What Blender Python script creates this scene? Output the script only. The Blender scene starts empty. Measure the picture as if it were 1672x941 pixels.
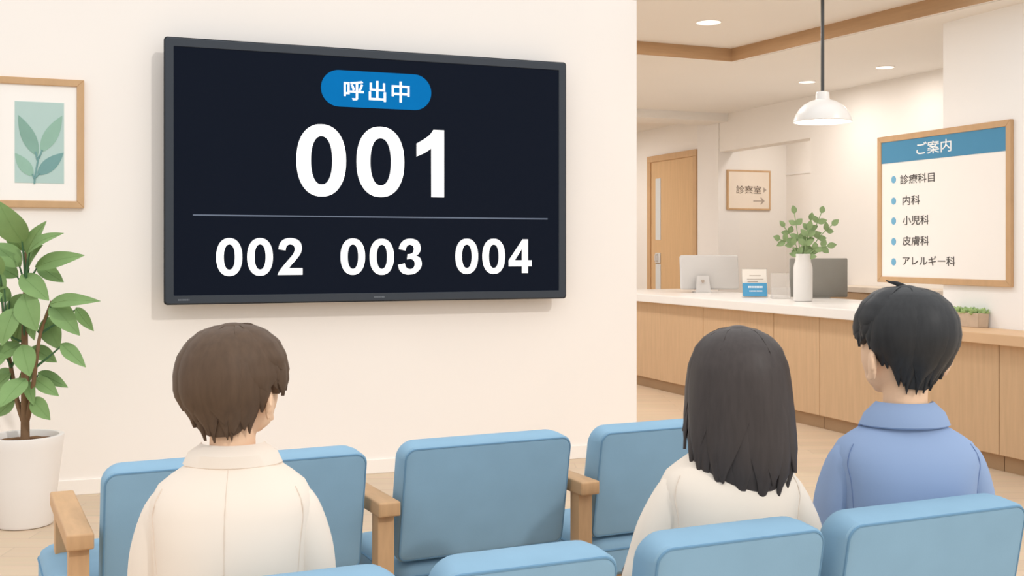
import bpy, bmesh, math, random
from mathutils import Vector, Matrix
random.seed(7)
SC = bpy.context.scene
COL = SC.collection
PI = math.pi

# ------------------------------------------------------------------ camera
FPX, HZ, PSI, HC = 1850.0, 410.0, math.radians(21.2), 1.5
cp, sp = math.cos(PSI), math.sin(PSI)
cd = bpy.data.cameras.new('camera'); cam = bpy.data.objects.new('camera', cd); COL.objects.link(cam)
cd.sensor_width = 36.0; cd.lens = 36.0*FPX/1672.0; cd.shift_y = -(470.5-HZ)/1672.0
cd.clip_end = 100
cam.location = (0, 0, HC); cam.rotation_euler = (PI/2, 0, -PSI)
SC.camera = cam

# ------------------------------------------------------------------ light
W = bpy.data.worlds.new('world'); SC.world = W; W.use_nodes = True
wn = W.node_tree.nodes; wl = W.node_tree.links
bg = wn['Background']; bg.inputs['Strength'].default_value = 1.50
tc = wn.new('ShaderNodeTexCoord'); sx = wn.new('ShaderNodeSeparateXYZ'); rp = wn.new('ShaderNodeValToRGB')
wl.new(tc.outputs['Generated'], sx.inputs[0]); wl.new(sx.outputs['Z'], rp.inputs[0]); wl.new(rp.outputs[0], bg.inputs[0])
rp.color_ramp.elements[0].position = 0.0; rp.color_ramp.elements[0].color = (0.47, 0.48, 0.49, 1)
rp.color_ramp.elements[1].position = 1.0; rp.color_ramp.elements[1].color = (0.97, 0.985, 1.0, 1)
sd = bpy.data.lights.new('sun', 'SUN'); sd.energy = 0.75; sd.angle = math.radians(1.5); sd.color = (1, 0.97, 0.93)
sun = bpy.data.objects.new('sun', sd); COL.objects.link(sun)
sun.rotation_euler = Vector((-0.5, 1.0, -0.75)).to_track_quat('-Z', 'Y').to_euler()

def area(name, loc, size, energy, rot=(0, 0, 0), color=(1, 0.985, 0.97)):
    d = bpy.data.lights.new(name, 'AREA'); d.shape = 'DISK'; d.size = size; d.energy = energy; d.color = color
    o = bpy.data.objects.new(name, d); COL.objects.link(o); o.location = loc; o.rotation_euler = rot
    return o

vs = SC.view_settings
SC.display_settings.display_device = 'sRGB'
vs.view_transform = 'Standard'; vs.look = 'None'; vs.exposure = 0.0; vs.gamma = 1.0; vs.use_curve_mapping = False

# ------------------------------------------------------------------ unprojection of photo pixels to world points
def ray(px, py):
    u = (px-836.0)/FPX; v = (HZ-py)/FPX
    return Vector((sp+u*cp, cp-u*sp, v))
def atZ(px, py, z): r = ray(px, py); return r*((z-HC)/r.z)+Vector((0, 0, HC))
def atX(px, py, x): r = ray(px, py); return r*(x/r.x)+Vector((0, 0, HC))
def atY(px, py, y): r = ray(px, py); return r*(y/r.y)+Vector((0, 0, HC))
def atD(px, py, d): return ray(px, py)*d+Vector((0, 0, HC))
def cw(x, d): return Vector((x*cp+d*sp, -x*sp+d*cp, 0))

# ------------------------------------------------------------------ materials
def lin(c):
    c /= 255.0
    return c/12.92 if c <= 0.04045 else ((c+0.055)/1.055)**2.4
MATS = {}
def mat(name, rgb, rough=0.7, spec=0.2, var=0.04, scale=6.0, stretch=(1, 1, 1), metal=0.0, emit=0.0, bump=0.0, trans=0.0, alpha=1.0):
    if name in MATS: return MATS[name]
    m = bpy.data.materials.new(name); m.use_nodes = True
    n = m.node_tree.nodes; l = m.node_tree.links; b = n['Principled BSDF']
    c = [lin(x) for x in rgb]
    t = n.new('ShaderNodeTexCoord'); mp = n.new('ShaderNodeMapping'); mp.inputs['Scale'].default_value = stretch
    no = n.new('ShaderNodeTexNoise'); no.inputs['Scale'].default_value = scale; no.inputs['Detail'].default_value = 3
    ra = n.new('ShaderNodeValToRGB')
    ra.color_ramp.elements[0].position = 0.3; ra.color_ramp.elements[1].position = 0.7
    ra.color_ramp.elements[0].color = (*[x*(1-var) for x in c], 1)
    ra.color_ramp.elements[1].color = (*[min(1, x*(1+var)) for x in c], 1)
    l.new(t.outputs['Object'], mp.inputs[0]); l.new(mp.outputs[0], no.inputs['Vector'])
    l.new(no.outputs['Fac'], ra.inputs[0]); l.new(ra.outputs[0], b.inputs['Base Color'])
    b.inputs['Roughness'].default_value = rough; b.inputs['Specular IOR Level'].default_value = spec
    b.inputs['Metallic'].default_value = metal
    if emit:
        b.inputs['Emission Color'].default_value = (*c, 1); b.inputs['Emission Strength'].default_value = emit
    if bump:
        bp = n.new('ShaderNodeBump'); bp.inputs['Strength'].default_value = bump; bp.inputs['Distance'].default_value = 0.003
        n2 = n.new('ShaderNodeTexNoise'); n2.inputs['Scale'].default_value = 250
        l.new(t.outputs['Object'], n2.inputs['Vector']); l.new(n2.outputs['Fac'], bp.inputs['Height']); l.new(bp.outputs[0], b.inputs['Normal'])
    if trans: b.inputs['Transmission Weight'].default_value = trans; b.inputs['IOR'].default_value = 1.25
    if alpha < 1: b.inputs['Alpha'].default_value = alpha
    MATS[name] = m
    return m

def planks(name, rgb, size, rot=0.0):
    m = mat(name, rgb, rough=0.45, spec=0.3)
    n = m.node_tree.nodes; l = m.node_tree.links; b = n['Principled BSDF']
    t = n.new('ShaderNodeTexCoord'); mp = n.new('ShaderNodeMapping'); mp.inputs['Rotation'].default_value = (0, 0, rot)
    br = n.new('ShaderNodeTexBrick'); c = [lin(x) for x in rgb]
    br.inputs['Color1'].default_value = (*[x*1.03 for x in c], 1); br.inputs['Color2'].default_value = (*[x*0.95 for x in c], 1)
    br.inputs['Mortar'].default_value = (*[x*0.86 for x in c], 1)
    br.inputs['Scale'].default_value = 1.0; br.inputs['Mortar Size'].default_value = 0.004
    br.inputs['Brick Width'].default_value = size[0]; br.inputs['Row Height'].default_value = size[1]
    no = n.new('ShaderNodeTexNoise'); no.inputs['Scale'].default_value = 3
    mp2 = n.new('ShaderNodeMapping'); mp2.inputs['Scale'].default_value = (1, 9, 1)
    mx = n.new('ShaderNodeMix'); mx.data_type = 'RGBA'; mx.blend_type = 'MULTIPLY'; mx.inputs['Factor'].default_value = 0.12
    l.new(t.outputs['Object'], mp.inputs[0]); l.new(mp.outputs[0], br.inputs['Vector'])
    l.new(mp.outputs[0], mp2.inputs[0]); l.new(mp2.outputs[0], no.inputs['Vector'])
    l.new(br.outputs['Color'], mx.inputs['A']); l.new(no.outputs['Color'], mx.inputs['B'])
    l.new(mx.outputs['Result'], b.inputs['Base Color'])
    return m

M = dict(
    wall=mat('wall_paint', (250, 243, 236), 0.9, 0.1, 0.008, 1.5),
    wall_right=mat('right_wall_paint', (252, 249, 245), 0.9, 0.1, 0.008, 1.5),
    wall_back=mat('back_wall_paint', (242, 235, 227), 0.9, 0.1, 0.012, 1.2),
    pilaster=mat('pilaster_paint', (240, 234, 228), 0.9, 0.1, 0.01, 1.2),
    ceiling=mat('ceiling_paint', (240, 235, 229), 0.9, 0.1, 0.01, 0.8),
    base=mat('baseboard_paint', (250, 243, 235), 0.7, 0.2, 0.01),
    floor=planks('floor_planks', (216, 192, 164), (1.2, 0.17), 0.35),
    trimwood=mat('trim_wood', (188, 152, 115), 0.6, 0.2, 0.05, 4, (1, 1, 12)),
    wood=mat('chair_wood', (206, 164, 121), 0.5, 0.3, 0.06, 5, (12, 2, 2)),
    panel=mat('counter_wood', (208, 174, 137), 0.6, 0.2, 0.05, 4, (1, 9, 0.7)),
    toe=mat('toe_kick_wood', (178, 146, 112), 0.6, 0.2, 0.04, 4),
    lowtop=mat('low_counter_top_wood', (221, 184, 145), 0.5, 0.3, 0.04, 4, (9, 1, 1)),
    paletop=mat('pale_top_wood', (230, 214, 196), 0.5, 0.3, 0.03, 4),
    seamblue=mat('shirt_seam', (116, 136, 176), 0.9, 0.1, 0.0),
    seam=mat('cream_seam', (230, 213, 196), 0.9, 0.1, 0.0),
    framewood=mat('frame_wood', (205, 168, 128), 0.6, 0.2, 0.05, 5, (3, 3, 1)),
    doorwood=mat('door_wood', (214, 177, 134), 0.6, 0.2, 0.04, 4, (1, 9, 0.6)),
    white=mat('counter_white', (244, 240, 235), 0.3, 0.4, 0.006),
    paper=mat('mat_board', (252, 247, 241), 0.9, 0.1, 0.004),
    blue=mat('chair_fabric_blue', (142, 177, 200), 0.8, 0.15, 0.03, 9, bump=0.05),
    piping=mat('chair_piping_blue', (112, 150, 178), 0.8, 0.15, 0.02),
    bezel=mat('bezel_graphite', (58, 64, 72), 0.5, 0.3, 0.02),
    bezeldark=mat('bezel_black', (22, 26, 32), 0.5, 0.3, 0.02),
    screen=mat('screen_dark', (18, 23, 34), 0.6, 0.03, 0.03, 1.2, emit=0.3),
    txt=mat('screen_white', (254, 255, 255), 0.9, 0.0, 0.0, emit=0.6),
    pill=mat('screen_blue', (12, 104, 166), 0.9, 0.0, 0.02, emit=0.35),
    line=mat('screen_grey', (95, 104, 120), 0.9, 0.0, 0.0, emit=0.4),
    logo=mat('bezel_print', (120, 126, 134), 0.7, 0.1, 0.0),
    metal=mat('dark_metal', (86, 84, 82), 0.4, 0.5, 0.02, metal=0.6),
    signblue=mat('sign_blue', (88, 148, 184), 0.8, 0.1, 0.01),
    dot=mat('bullet_blue', (124, 183, 215), 0.8, 0.1, 0.0),
    ink=mat('ink_grey', (84, 80, 78), 0.9, 0.1, 0.0),
    inkb=mat('ink_brown', (118, 100, 86), 0.9, 0.1, 0.0),
    inklight=mat('ink_pale', (176, 160, 146), 0.9, 0.1, 0.0),
    txtpaint=mat('paint_white', (252, 252, 252), 0.9, 0.1, 0.0),
    signcream=mat('sign_cream', (238, 223, 206), 0.9, 0.1, 0.01),
    art=mat('print_mint', (186, 210, 204), 0.9, 0.05, 0.02, 3),
    art1=mat('print_sage', (140, 176, 162), 0.9, 0.05, 0.04, 8),
    art2=mat('print_teal', (126, 166, 164), 0.9, 0.05, 0.04, 8),
    art3=mat('print_pale_sage', (154, 190, 172), 0.9, 0.05, 0.04, 8),
    pot=mat('pot_glaze', (238, 233, 228), 0.35, 0.4, 0.006),
    soil=mat('soil_brown', (124, 94, 70), 0.95, 0.05, 0.25, 40),
    bark=mat('stem_brown', (136, 108, 82), 0.8, 0.1, 0.1, 12),
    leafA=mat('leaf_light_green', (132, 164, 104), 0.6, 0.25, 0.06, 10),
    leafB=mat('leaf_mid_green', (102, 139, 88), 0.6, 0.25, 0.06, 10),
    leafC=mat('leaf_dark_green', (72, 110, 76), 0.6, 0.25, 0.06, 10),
    sprig=mat('sprig_green', (164, 184, 136), 0.7, 0.2, 0.1, 14),
    sprig2=mat('sprig_deep_green', (144, 168, 120), 0.7, 0.2, 0.08, 14),
    succ=mat('succulent_green', (172, 198, 134), 0.6, 0.2, 0.1, 14),
    planter=mat('planter_stone', (208, 188, 166), 0.8, 0.1, 0.04, 20),
    vase=mat('vase_white', (234, 230, 225), 0.35, 0.4, 0.01),
    monw=mat('monitor_silver', (212, 209, 206), 0.5, 0.3, 0.01),
    mong=mat('monitor_grey', (150, 147, 140), 0.7, 0.2, 0.04, 3),
    mongedge=mat('monitor_grey_edge', (186, 182, 174), 0.7, 0.2, 0.02),
    acry=mat('acrylic', (244, 240, 236), 0.05, 0.5, 0.0, alpha=0.13),
    acryedge=mat('acrylic_edge', (206, 198, 190), 0.2, 0.4, 0.0),
    card=mat('leaflet_paper', (244, 236, 226), 0.9, 0.1, 0.0),
    cardblue=mat('leaflet_blue', (92, 162, 205), 0.9, 0.1, 0.01),
    shade=mat('shade_glass', (240, 235, 229), 0.3, 0.4, 0.01, emit=0.03),
    glow=mat('lamp_glow', (255, 250, 240), 0.9, 0.0, 0.0, emit=1.6),
    doorglass=mat('door_glass', (214, 216, 216), 0.2, 0.4, 0.01),
    skin=mat('skin', (246, 206, 172), 0.7, 0.15, 0.02, 10),
    hairL=mat('hair_brown', (93, 73, 57), 0.55, 0.25, 0.10, 22, (4, 4, 0.6)),
    hairW=mat('hair_dark_brown', (70, 62, 59), 0.5, 0.3, 0.10, 22, (4, 4, 0.6)),
    hairM=mat('hair_black', (50, 50, 51), 0.5, 0.3, 0.12, 22, (4, 4, 0.6)),
    cream=mat('cream_cloth', (243, 228, 212), 0.9, 0.1, 0.02, 5),
    creamW=mat('ivory_cloth', (245, 230, 213), 0.9, 0.1, 0.02, 5),
    shirt=mat('blue_shirt_cloth', (152, 173, 207), 0.9, 0.1, 0.02, 5),
    trousers=mat('trouser_cloth', (112, 106, 104), 0.9, 0.1, 0.03),
    navy=mat('navy_trouser_cloth', (72, 78, 96), 0.9, 0.1, 0.03),
    shoe=mat('shoe_leather', (72, 60, 52), 0.5, 0.3, 0.03),
    eye=mat('eye_white', (245, 245, 245), 0.3, 0.4, 0.0),
    iris=mat('iris_brown', (60, 44, 36), 0.3, 0.4, 0.0),
    lip=mat('lip_pink', (216, 150, 132), 0.6, 0.2, 0.0),
)

# ------------------------------------------------------------------ mesh helpers
def obj(name, bm, mats, parent=None, smooth=True, loc=None, rot=None):
    if isinstance(bm, bpy.types.Mesh): me = bm; me.name = name
    else:
        bmesh.ops.recalc_face_normals(bm, faces=bm.faces)
        me = bpy.data.meshes.new(name); bm.to_mesh(me); bm.free()
    if not isinstance(mats, (list, tuple)): mats = [mats]
    me.materials.clear()
    for m in mats: me.materials.append(m)
    o = bpy.data.objects.new(name, me); COL.objects.link(o)
    if smooth:
        me.polygons.foreach_set('use_smooth', [True]*len(me.polygons))
        me.set_sharp_from_angle(angle=math.radians(38))
    if parent: o.parent = parent
    if loc is not None: o.location = loc
    if rot is not None: o.rotation_euler = rot
    return o
def thing(name, label, cat, loc=(0, 0, 0), rz=0.0, group=None):
    o = bpy.data.objects.new(name, None); COL.objects.link(o); o.empty_display_size = 0.1
    o.location = loc; o.rotation_euler = (0, 0, rz); o['label'] = label; o['category'] = cat
    if group: o['group'] = group
    return o
def tag(o, label, cat, group=None):
    o['label'] = label; o['category'] = cat
    if group: o['group'] = group
    return o
def struct(o, label, cat):
    o['kind'] = 'structure'; o['label'] = label; o['category'] = cat; return o

def box(bm, a, b, bev=0.0, seg=2, mi=0):
    x0, y0, z0 = [min(p, q) for p, q in zip(a, b)]; x1, y1, z1 = [max(p, q) for p, q in zip(a, b)]
    t = bmesh.new()
    v = [t.verts.new(c) for c in ((x0,y0,z0),(x1,y0,z0),(x1,y1,z0),(x0,y1,z0),(x0,y0,z1),(x1,y0,z1),(x1,y1,z1),(x0,y1,z1))]
    for f in ((0,3,2,1),(4,5,6,7),(0,1,5,4),(1,2,6,5),(2,3,7,6),(3,0,4,7)): t.faces.new([v[i] for i in f])
    if bev: bmesh.ops.bevel(t, geom=t.edges[:], offset=bev, segments=seg, profile=0.6, affect='EDGES')
    return merge(bm, t, mi)
def merge(bm, t, mi=0, mtx=None):
    mp = {}
    for v in t.verts: mp[v] = bm.verts.new(mtx @ v.co if mtx else v.co)
    for f in t.faces:
        try: g = bm.faces.new([mp[v] for v in f.verts]); g.material_index = mi or f.material_index
        except ValueError: pass
    t.free()
    return bm
def loft(bm, rings, cap=True, close=True, mi=0):
    R = [[bm.verts.new(p) for p in r] for r in rings]
    n = len(R[0])
    for a, b in zip(R, R[1:]):
        for i in range(n if close else n-1):
            j = (i+1) % n
            f = bm.faces.new((a[i], a[j], b[j], b[i])); f.material_index = mi
    if cap:
        for r in (R[0][::-1], R[-1]):
            f = bm.faces.new(r); f.material_index = mi
    return R
def lathe(bm, prof, n=40, c=(0, 0, 0), mi=0):
    rings = [[(c[0]+r*math.cos(2*PI*i/n), c[1]+r*math.sin(2*PI*i/n), c[2]+z) for i in range(n)] for r, z in prof]
    return loft(bm, rings, True, True, mi)
def spline(pts, n):
    pts = [Vector(p) for p in pts]; out = []
    if len(pts) == 2: return [pts[0].lerp(pts[1], i/n) for i in range(n+1)]
    for i in range(len(pts)-1):
        p0 = pts[max(i-1, 0)]; p1 = pts[i]; p2 = pts[i+1]; p3 = pts[min(i+2, len(pts)-1)]
        for k in range(n):
            t = k/n
            out.append(0.5*((2*p1)+(p2-p0)*t+(2*p0-5*p1+4*p2-p3)*t*t+(3*p1-p0-3*p2+p3)*t**3))
    out.append(pts[-1]); return out
def tube(bm, pts, rad, n=10, closed=False, mi=0, sub=0, flat=1.0):
    pts = [Vector(p) for p in pts]
    if not isinstance(rad, (list, tuple)): rad = [rad]*len(pts)
    if sub:
        q = spline([(p.x, p.y, p.z) for p in pts], sub); rr = spline([(r, 0, 0) for r in rad], sub)
        pts = q; rad = [v.x for v in rr]
    rings = []; up = None
    for i, p in enumerate(pts):
        a = pts[i-1] if (i or closed) else p; b = pts[(i+1) % len(pts)] if (i < len(pts)-1 or closed) else p
        d = (b-a).normalized()
        if up is None:
            up = Vector((0, 0, 1)) if abs(d.z) < 0.9 else Vector((0, 1, 0))
        s = d.cross(up).normalized(); up = s.cross(d).normalized()
        rings.append([p+(s*math.cos(2*PI*k/n)*flat+up*math.sin(2*PI*k/n))*rad[i] for k in range(n)])
    if closed:
        rings.append(rings[0]); loft(bm, rings, False, True, mi); bmesh.ops.remove_doubles(bm, verts=bm.verts, dist=1e-6)
    else: loft(bm, rings, True, True, mi)
    return bm
def ball(bm, c, r, u=20, v=14, mtx=None):
    t = bmesh.new(); bmesh.ops.create_uvsphere(t, u_segments=u, v_segments=v, radius=1)
    if not isinstance(r, (tuple, list)): r = (r, r, r)
    mt = Matrix.Translation(c) @ (mtx or Matrix.Identity(4)) @ Matrix.Diagonal((*r, 1))
    return merge(bm, t, 0, mt)
def fuse(bm, voxel, smooth=3):
    bmesh.ops.recalc_face_normals(bm, faces=bm.faces)
    me = bpy.data.meshes.new('tmp'); bm.to_mesh(me); bm.free()
    o = bpy.data.objects.new('tmp', me); COL.objects.link(o)
    r = o.modifiers.new('r', 'REMESH'); r.mode = 'VOXEL'; r.voxel_size = voxel
    s = o.modifiers.new('s', 'SMOOTH'); s.factor = 0.5; s.iterations = smooth
    dg = bpy.context.evaluated_depsgraph_get(); dg.update()
    out = bpy.data.meshes.new_from_object(o.evaluated_get(dg))
    bpy.data.objects.remove(o); bpy.data.meshes.remove(me)
    return out
def rrect(w, h, rt, rb, n=6):
    out = []
    for cx, cz, r, a0 in ((w/2-rb, rb, rb, -PI/2), (w/2-rt, h-rt, rt, 0), (-w/2+rt, h-rt, rt, PI/2), (-w/2+rb, rb, rb, PI)):
        for k in range(n+1):
            a = a0+PI/2*k/n; out.append((cx+r*math.cos(a), cz+r*math.sin(a)))
    return out

# flat lettering --------------------------------------------------
def curve_mesh(polys, ext):
    c = bpy.data.curves.new('g', 'CURVE'); c.dimensions = '2D'; c.fill_mode = 'BOTH'; c.extrude = ext
    for p in polys:
        s = c.splines.new('POLY'); s.points.add(len(p)-1); s.use_cyclic_u = True
        for q, (x, y) in zip(s.points, p): q.co = (x, y, 0, 1)
    return to_mesh(c)
def to_mesh(c):
    o = bpy.data.objects.new('g', c); COL.objects.link(o)
    dg = bpy.context.evaluated_depsgraph_get(); dg.update()
    me = bpy.data.meshes.new_from_object(o.evaluated_get(dg)); bpy.data.objects.remove(o); bpy.data.curves.remove(c)
    return me
def upright(me, x0, x1, z0, z1, y, thick=0.002, shear=0.0):
    # letters lying in XY go to the XZ plane facing -Y, fitted to a box
    xs = [v.co.x for v in me.vertices]; ys = [v.co.y for v in me.vertices]
    a, b, c, d = min(xs), max(xs), min(ys), max(ys)
    for v in me.vertices:
        fx = (v.co.x-a)/(b-a); fz = (v.co.y-c)/(d-c)
        v.co = (x0+(x1-x0)*fx, y-thick if v.co.z > 0 else y, z0+(z1-z0)*fz)
    return me
def text_mesh(s, bold=0.0, spacing=1.0):
    c = bpy.data.curves.new('t', 'FONT'); c.body = s; c.offset = bold; c.space_character = spacing; c.extrude = 0.01; c.resolution_u = 4
    return to_mesh(c)
def sm(segs):
    out = []
    for s in segs:
        q = spline([(x, y, 0) for x, y in s], 5) if len(s) > 2 else [Vector((x, y, 0)) for x, y in s]
        out += [(v.x, v.y) for v in q]
    return out
def sell(cx, cy, rx, ry, e=2.25, n=56):
    o = []
    for i in range(n):
        a = 2*PI*i/n; ca, sa = math.cos(a), math.sin(a)
        o.append((cx+rx*math.copysign(abs(ca)**(2/e), ca), cy+ry*math.copysign(abs(sa)**(2/e), sa)))
    return o
GLYPH = {
 '0': [sell(.5, .5, .5, .5), sell(.503, .5, .215, .335)],
 '1': [sm([[(1, 0), (.535, 0)], [(.535, 0), (.53, .722)], [(.53, .722), (.30, .655), (0, .596)], [(0, .596), (0, .787)], [(0, .787), (.25, .85), (.47, .92), (.61, 1)], [(.61, 1), (1, 1)]])],
 '2': [sm([[(1, 0), (0, 0)], [(0, 0), (.06, .10), (.2, .225), (.42, .405), (.58, .53), (.66, .62), (.685, .695), (.665, .765), (.61, .81), (.51, .83), (.41, .815), (.34, .76), (.31, .665)], [(.31, .665), (.025, .695)],
      [(.025, .695), (.065, .82), (.15, .915), (.3, .98), (.5, 1), (.68, .985), (.82, .945), (.93, .86), (.965, .74), (.94, .62), (.85, .51), (.68, .37), (.53, .255), (.45, .18)], [(.45, .18), (1, .18)]])],
 '3': [sm([[(0, .27), (.05, .14), (.17, .045), (.33, .005), (.48, 0), (.68, .02), (.86, .10), (.97, .2), (1, .3), (.97, .41), (.89, .485), (.76, .53)], [(.76, .53), (.86, .575), (.93, .65), (.95, .74), (.92, .85), (.82, .94), (.66, .99), (.48, 1), (.3, .975), (.15, .9), (.06, .8), (.03, .71)],
      [(.03, .71), (.31, .67)], [(.31, .67), (.35, .77), (.42, .82), (.5, .835), (.59, .815), (.65, .765), (.665, .7), (.64, .63), (.57, .588), (.48, .57), (.40, .57)], [(.40, .57), (.37, .42)],
      [(.37, .42), (.5, .438), (.6, .42), (.68, .37), (.70, .3), (.68, .22), (.6, .165), (.49, .15), (.38, .175), (.31, .23), (.28, .31)]])],
 '4': [[(.57, 0), (.57, .2), (0, .2), (0, .375), (.6, 1), (.835, 1), (.835, .375), (1, .375), (1, .2), (.835, .2), (.835, 0)], [(.57, .375), (.26, .375), (.57, .715)]],
}

# ------------------------------------------------------------------ room shell
YW = 7.46          # wall with the screen
XE = 3.88          # its right end
ZC = 3.25          # low ceiling
def wallbox(name, a, b, m, label):
    bm = bmesh.new(); box(bm, a, b); return struct(obj(name, bm, m, smooth=False), label, 'wall')
bm = bmesh.new(); box(bm, (-4.5, -1.5, -0.08), (10.2, 17.4, 0)); struct(obj('floor', bm, M['floor'], smooth=False), 'pale wooden plank floor of waiting room and reception', 'floor')
wallbox('wall_front', (-4.5, YW, 0), (XE, YW+0.2, ZC+0.1), M['wall'], 'plain cream wall carrying the big call screen')
bm = bmesh.new(); box(bm, (-4.5, YW-0.012, 0), (XE+0.012, YW, 0.095), 0.004); box(bm, (XE, YW-0.012, 0), (XE+0.012, YW+0.2, 0.095), 0.003)
struct(obj('baseboard_front', bm, M['base'], smooth=False), 'low cream baseboard along the screen wall', 'baseboard')
XN = 6.24
YN = atX(1540, 300, XN).y
wallbox('wall_right', (XN, 3.2, 0), (XN+0.15, YN, ZC), M['wall_right'], 'bright cream wall at right, behind the information board')
XB = 7.78
yj1 = atX(1323, 300, XB).y; yj2 = atX(1175, 300, XB).y; yp = atX(1141, 300, XB).y; yd0 = atX(1060, 300, XB).y
zh = 2.78
bm = bmesh.new()
box(bm, (XB, YN-1.0, 0), (XB+0.2, yj1, ZC)); box(bm, (XB, yj1, zh), (XB+0.2, yj2, ZC))
struct(obj('wall_back', bm, M['wall_back'], smooth=False), 'beige wall behind the reception counter with a passage opening', 'wall')
bm = bmesh.new(); box(bm, (XB-0.02, yj2, 0), (XB+0.3, yp, ZC)); struct(obj('trim_1', bm, M['pilaster'], smooth=False), 'pale pilaster between the wooden door and the passage', 'trim')
bm = bmesh.new(); box(bm, (XB, yp, 0), (XB+0.2, 17.2, ZC)); struct(obj('wall_door', bm, M['wall_back'], smooth=False), 'beige wall around the wooden door', 'wall')
XP = 8.8
wallbox('wall_passage', (XB+0.3, yj2, 0), (XP, yj2+0.1, ZC), M['wall_back'], 'end wall of the passage carrying the consultation sign')
wallbox('wall_side', (XP, yj1-2.5, 0), (XP+0.1, yj2+0.1, ZC), M['wall_back'], 'greyish far side wall of the passage')
wallbox('wall_far', (XE-1.0, 17.2, 0), (XB+0.3, 17.4, ZC), M['wall_back'], 'far end wall of the reception hall')
bm = bmesh.new(); box(bm, (XP-0.01, yj1-2, 2.5), (XP, yj2, 2.53)); struct(obj('trim_2', bm, M['pilaster'], smooth=False), 'slim rail on the passage side wall', 'trim')
# ceiling with a raised tray edged in wood
c0 = atZ(1195, 100, ZC); cL = atZ(1040, 88, ZC); cR = atZ(1620, 0, ZC)
dl = (c0-cL).normalized(); dr = (cR-c0).normalized()
cL = c0-dl*3.0; cR = c0+dr*3.6
def prism(bm, pts, z0, z1):
    loft(bm, [[(p[0], p[1], z0) for p in pts], [(p[0], p[1], z1) for p in pts]])
bm = bmesh.new()
e1 = (cL.x, cL.y); e2 = (c0.x, c0.y); e3 = (cR.x, cR.y)
prism(bm, [e1, e2, (c0.x, 17.4), (cL.x, 17.4)], ZC, ZC+0.05)
prism(bm, [e2, e3, (10.2, cR.y), (10.2, 17.4), (c0.x, 17.4)], ZC, ZC+0.05)
prism(bm, [(cL.x, YW+0.25), (XE-.02, YW+.02), (4.4, 6.98), (6.2, 6.15), (10.2, 6.15), (10.2, 10.4), (cL.x, 10.4)], ZC+0.112, ZC+0.15)
struct(obj('ceiling', bm, M['ceiling'], smooth=False), 'beige reception ceiling with a raised tray', 'ceiling')
n1 = Vector((-dl.y, dl.x, 0)); n2 = Vector((-dr.y, dr.x, 0))
bm = bmesh.new()
ci = c0-n1*0.02*0+Vector((0, 0, 0))
inn = c0-n1*.015-n2*.015; q1 = cL-n1*.015; q2 = cR-n2*.015
prism(bm, [(q1.x, q1.y), (inn.x, inn.y), e2, e1], ZC-0.004, ZC+0.112)
prism(bm, [(inn.x, inn.y), (q2.x, q2.y), e3, e2], ZC-0.004, ZC+0.112)
struct(obj('trim_3', bm, M['trimwood'], smooth=False), 'brown wooden edge around the raised ceiling tray', 'trim')
bm = bmesh.new(); yb = atZ(1040, 178, ZC).y
box(bm, (XE-1, yb, ZC-0.1), (XB, yb+0.5, ZC)); struct(obj('trim_4', bm, M['ceiling'], smooth=False), 'shallow ceiling beam near the wooden door', 'trim')
# band of plaster beside the tray
w_ = 0.2
bm = bmesh.new(); prism(bm, [(e2[0]+n2.x*.04, e2[1]+n2.y*.04), (e3[0]+n2.x*.04, e3[1]+n2.y*.04), (e3[0]+n2.x*w_, e3[1]+n2.y*w_), (e2[0]+n2.x*w_, e2[1]+n2.y*w_)], ZC-0.006, ZC)
struct(obj('trim_5', bm, M['ceiling'], smooth=False), 'narrow plaster band beside the wooden tray edge', 'trim')

# door --------------------------------------------------------------
zt = 2.86
bm = bmesh.new(); fw = 0.1
for a, b in (((XB-0.04, yp+.01, 0), (XB+0.0, yp+fw, zt-.09)), ((XB-0.04, yd0-fw, 0), (XB+0.0, yd0, zt-.09)), ((XB-0.04, yp+.01, zt-0.09), (XB+0.0, yd0, zt))): box(bm, a, b, 0.006)
D = struct(obj('door_1', bm, M['framewood'], smooth=False), 'tall wooden door with narrow glass strips in a wooden frame', 'door')
bm = bmesh.new(); box(bm, (XB-0.02, yp+fw, 0.01), (XB+0.0, yd0-fw, zt-0.09), 0.003); obj('door_leaf', bm, M['doorwood'], D, False)
p = atX(1071, 292, XB-.02); q = atX(1079, 392, XB-.02)
bm = bmesh.new(); box(bm, (XB-0.026, q.y, q.z), (XB-0.02, p.y, p.z)); obj('door_glass', bm, M['doorglass'], D, False)
bm = bmesh.new(); box(bm, (XB-0.026, q.y, 0.4), (XB-0.02, p.y, atX(1075, 431, XB).z)); obj('door_glass', bm, M['doorglass'], D, False)
bm = bmesh.new(); z1 = atX(1072, 413, XB).z; z0 = atX(1072, 430, XB).z
box(bm, (XB-0.034, q.y, z0), (XB-0.02, p.y, z1), 0.004); tube(bm, [(XB-.034, (p.y+q.y)/2, z0+.03), (XB-.07, (p.y+q.y)/2, z0+.04), (XB-.07, (p.y+q.y)/2, z1-.03), (XB-.034, (p.y+q.y)/2, z1-.02)], 0.012, 8)
obj('door_handle', bm, M['monw'], D)

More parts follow.
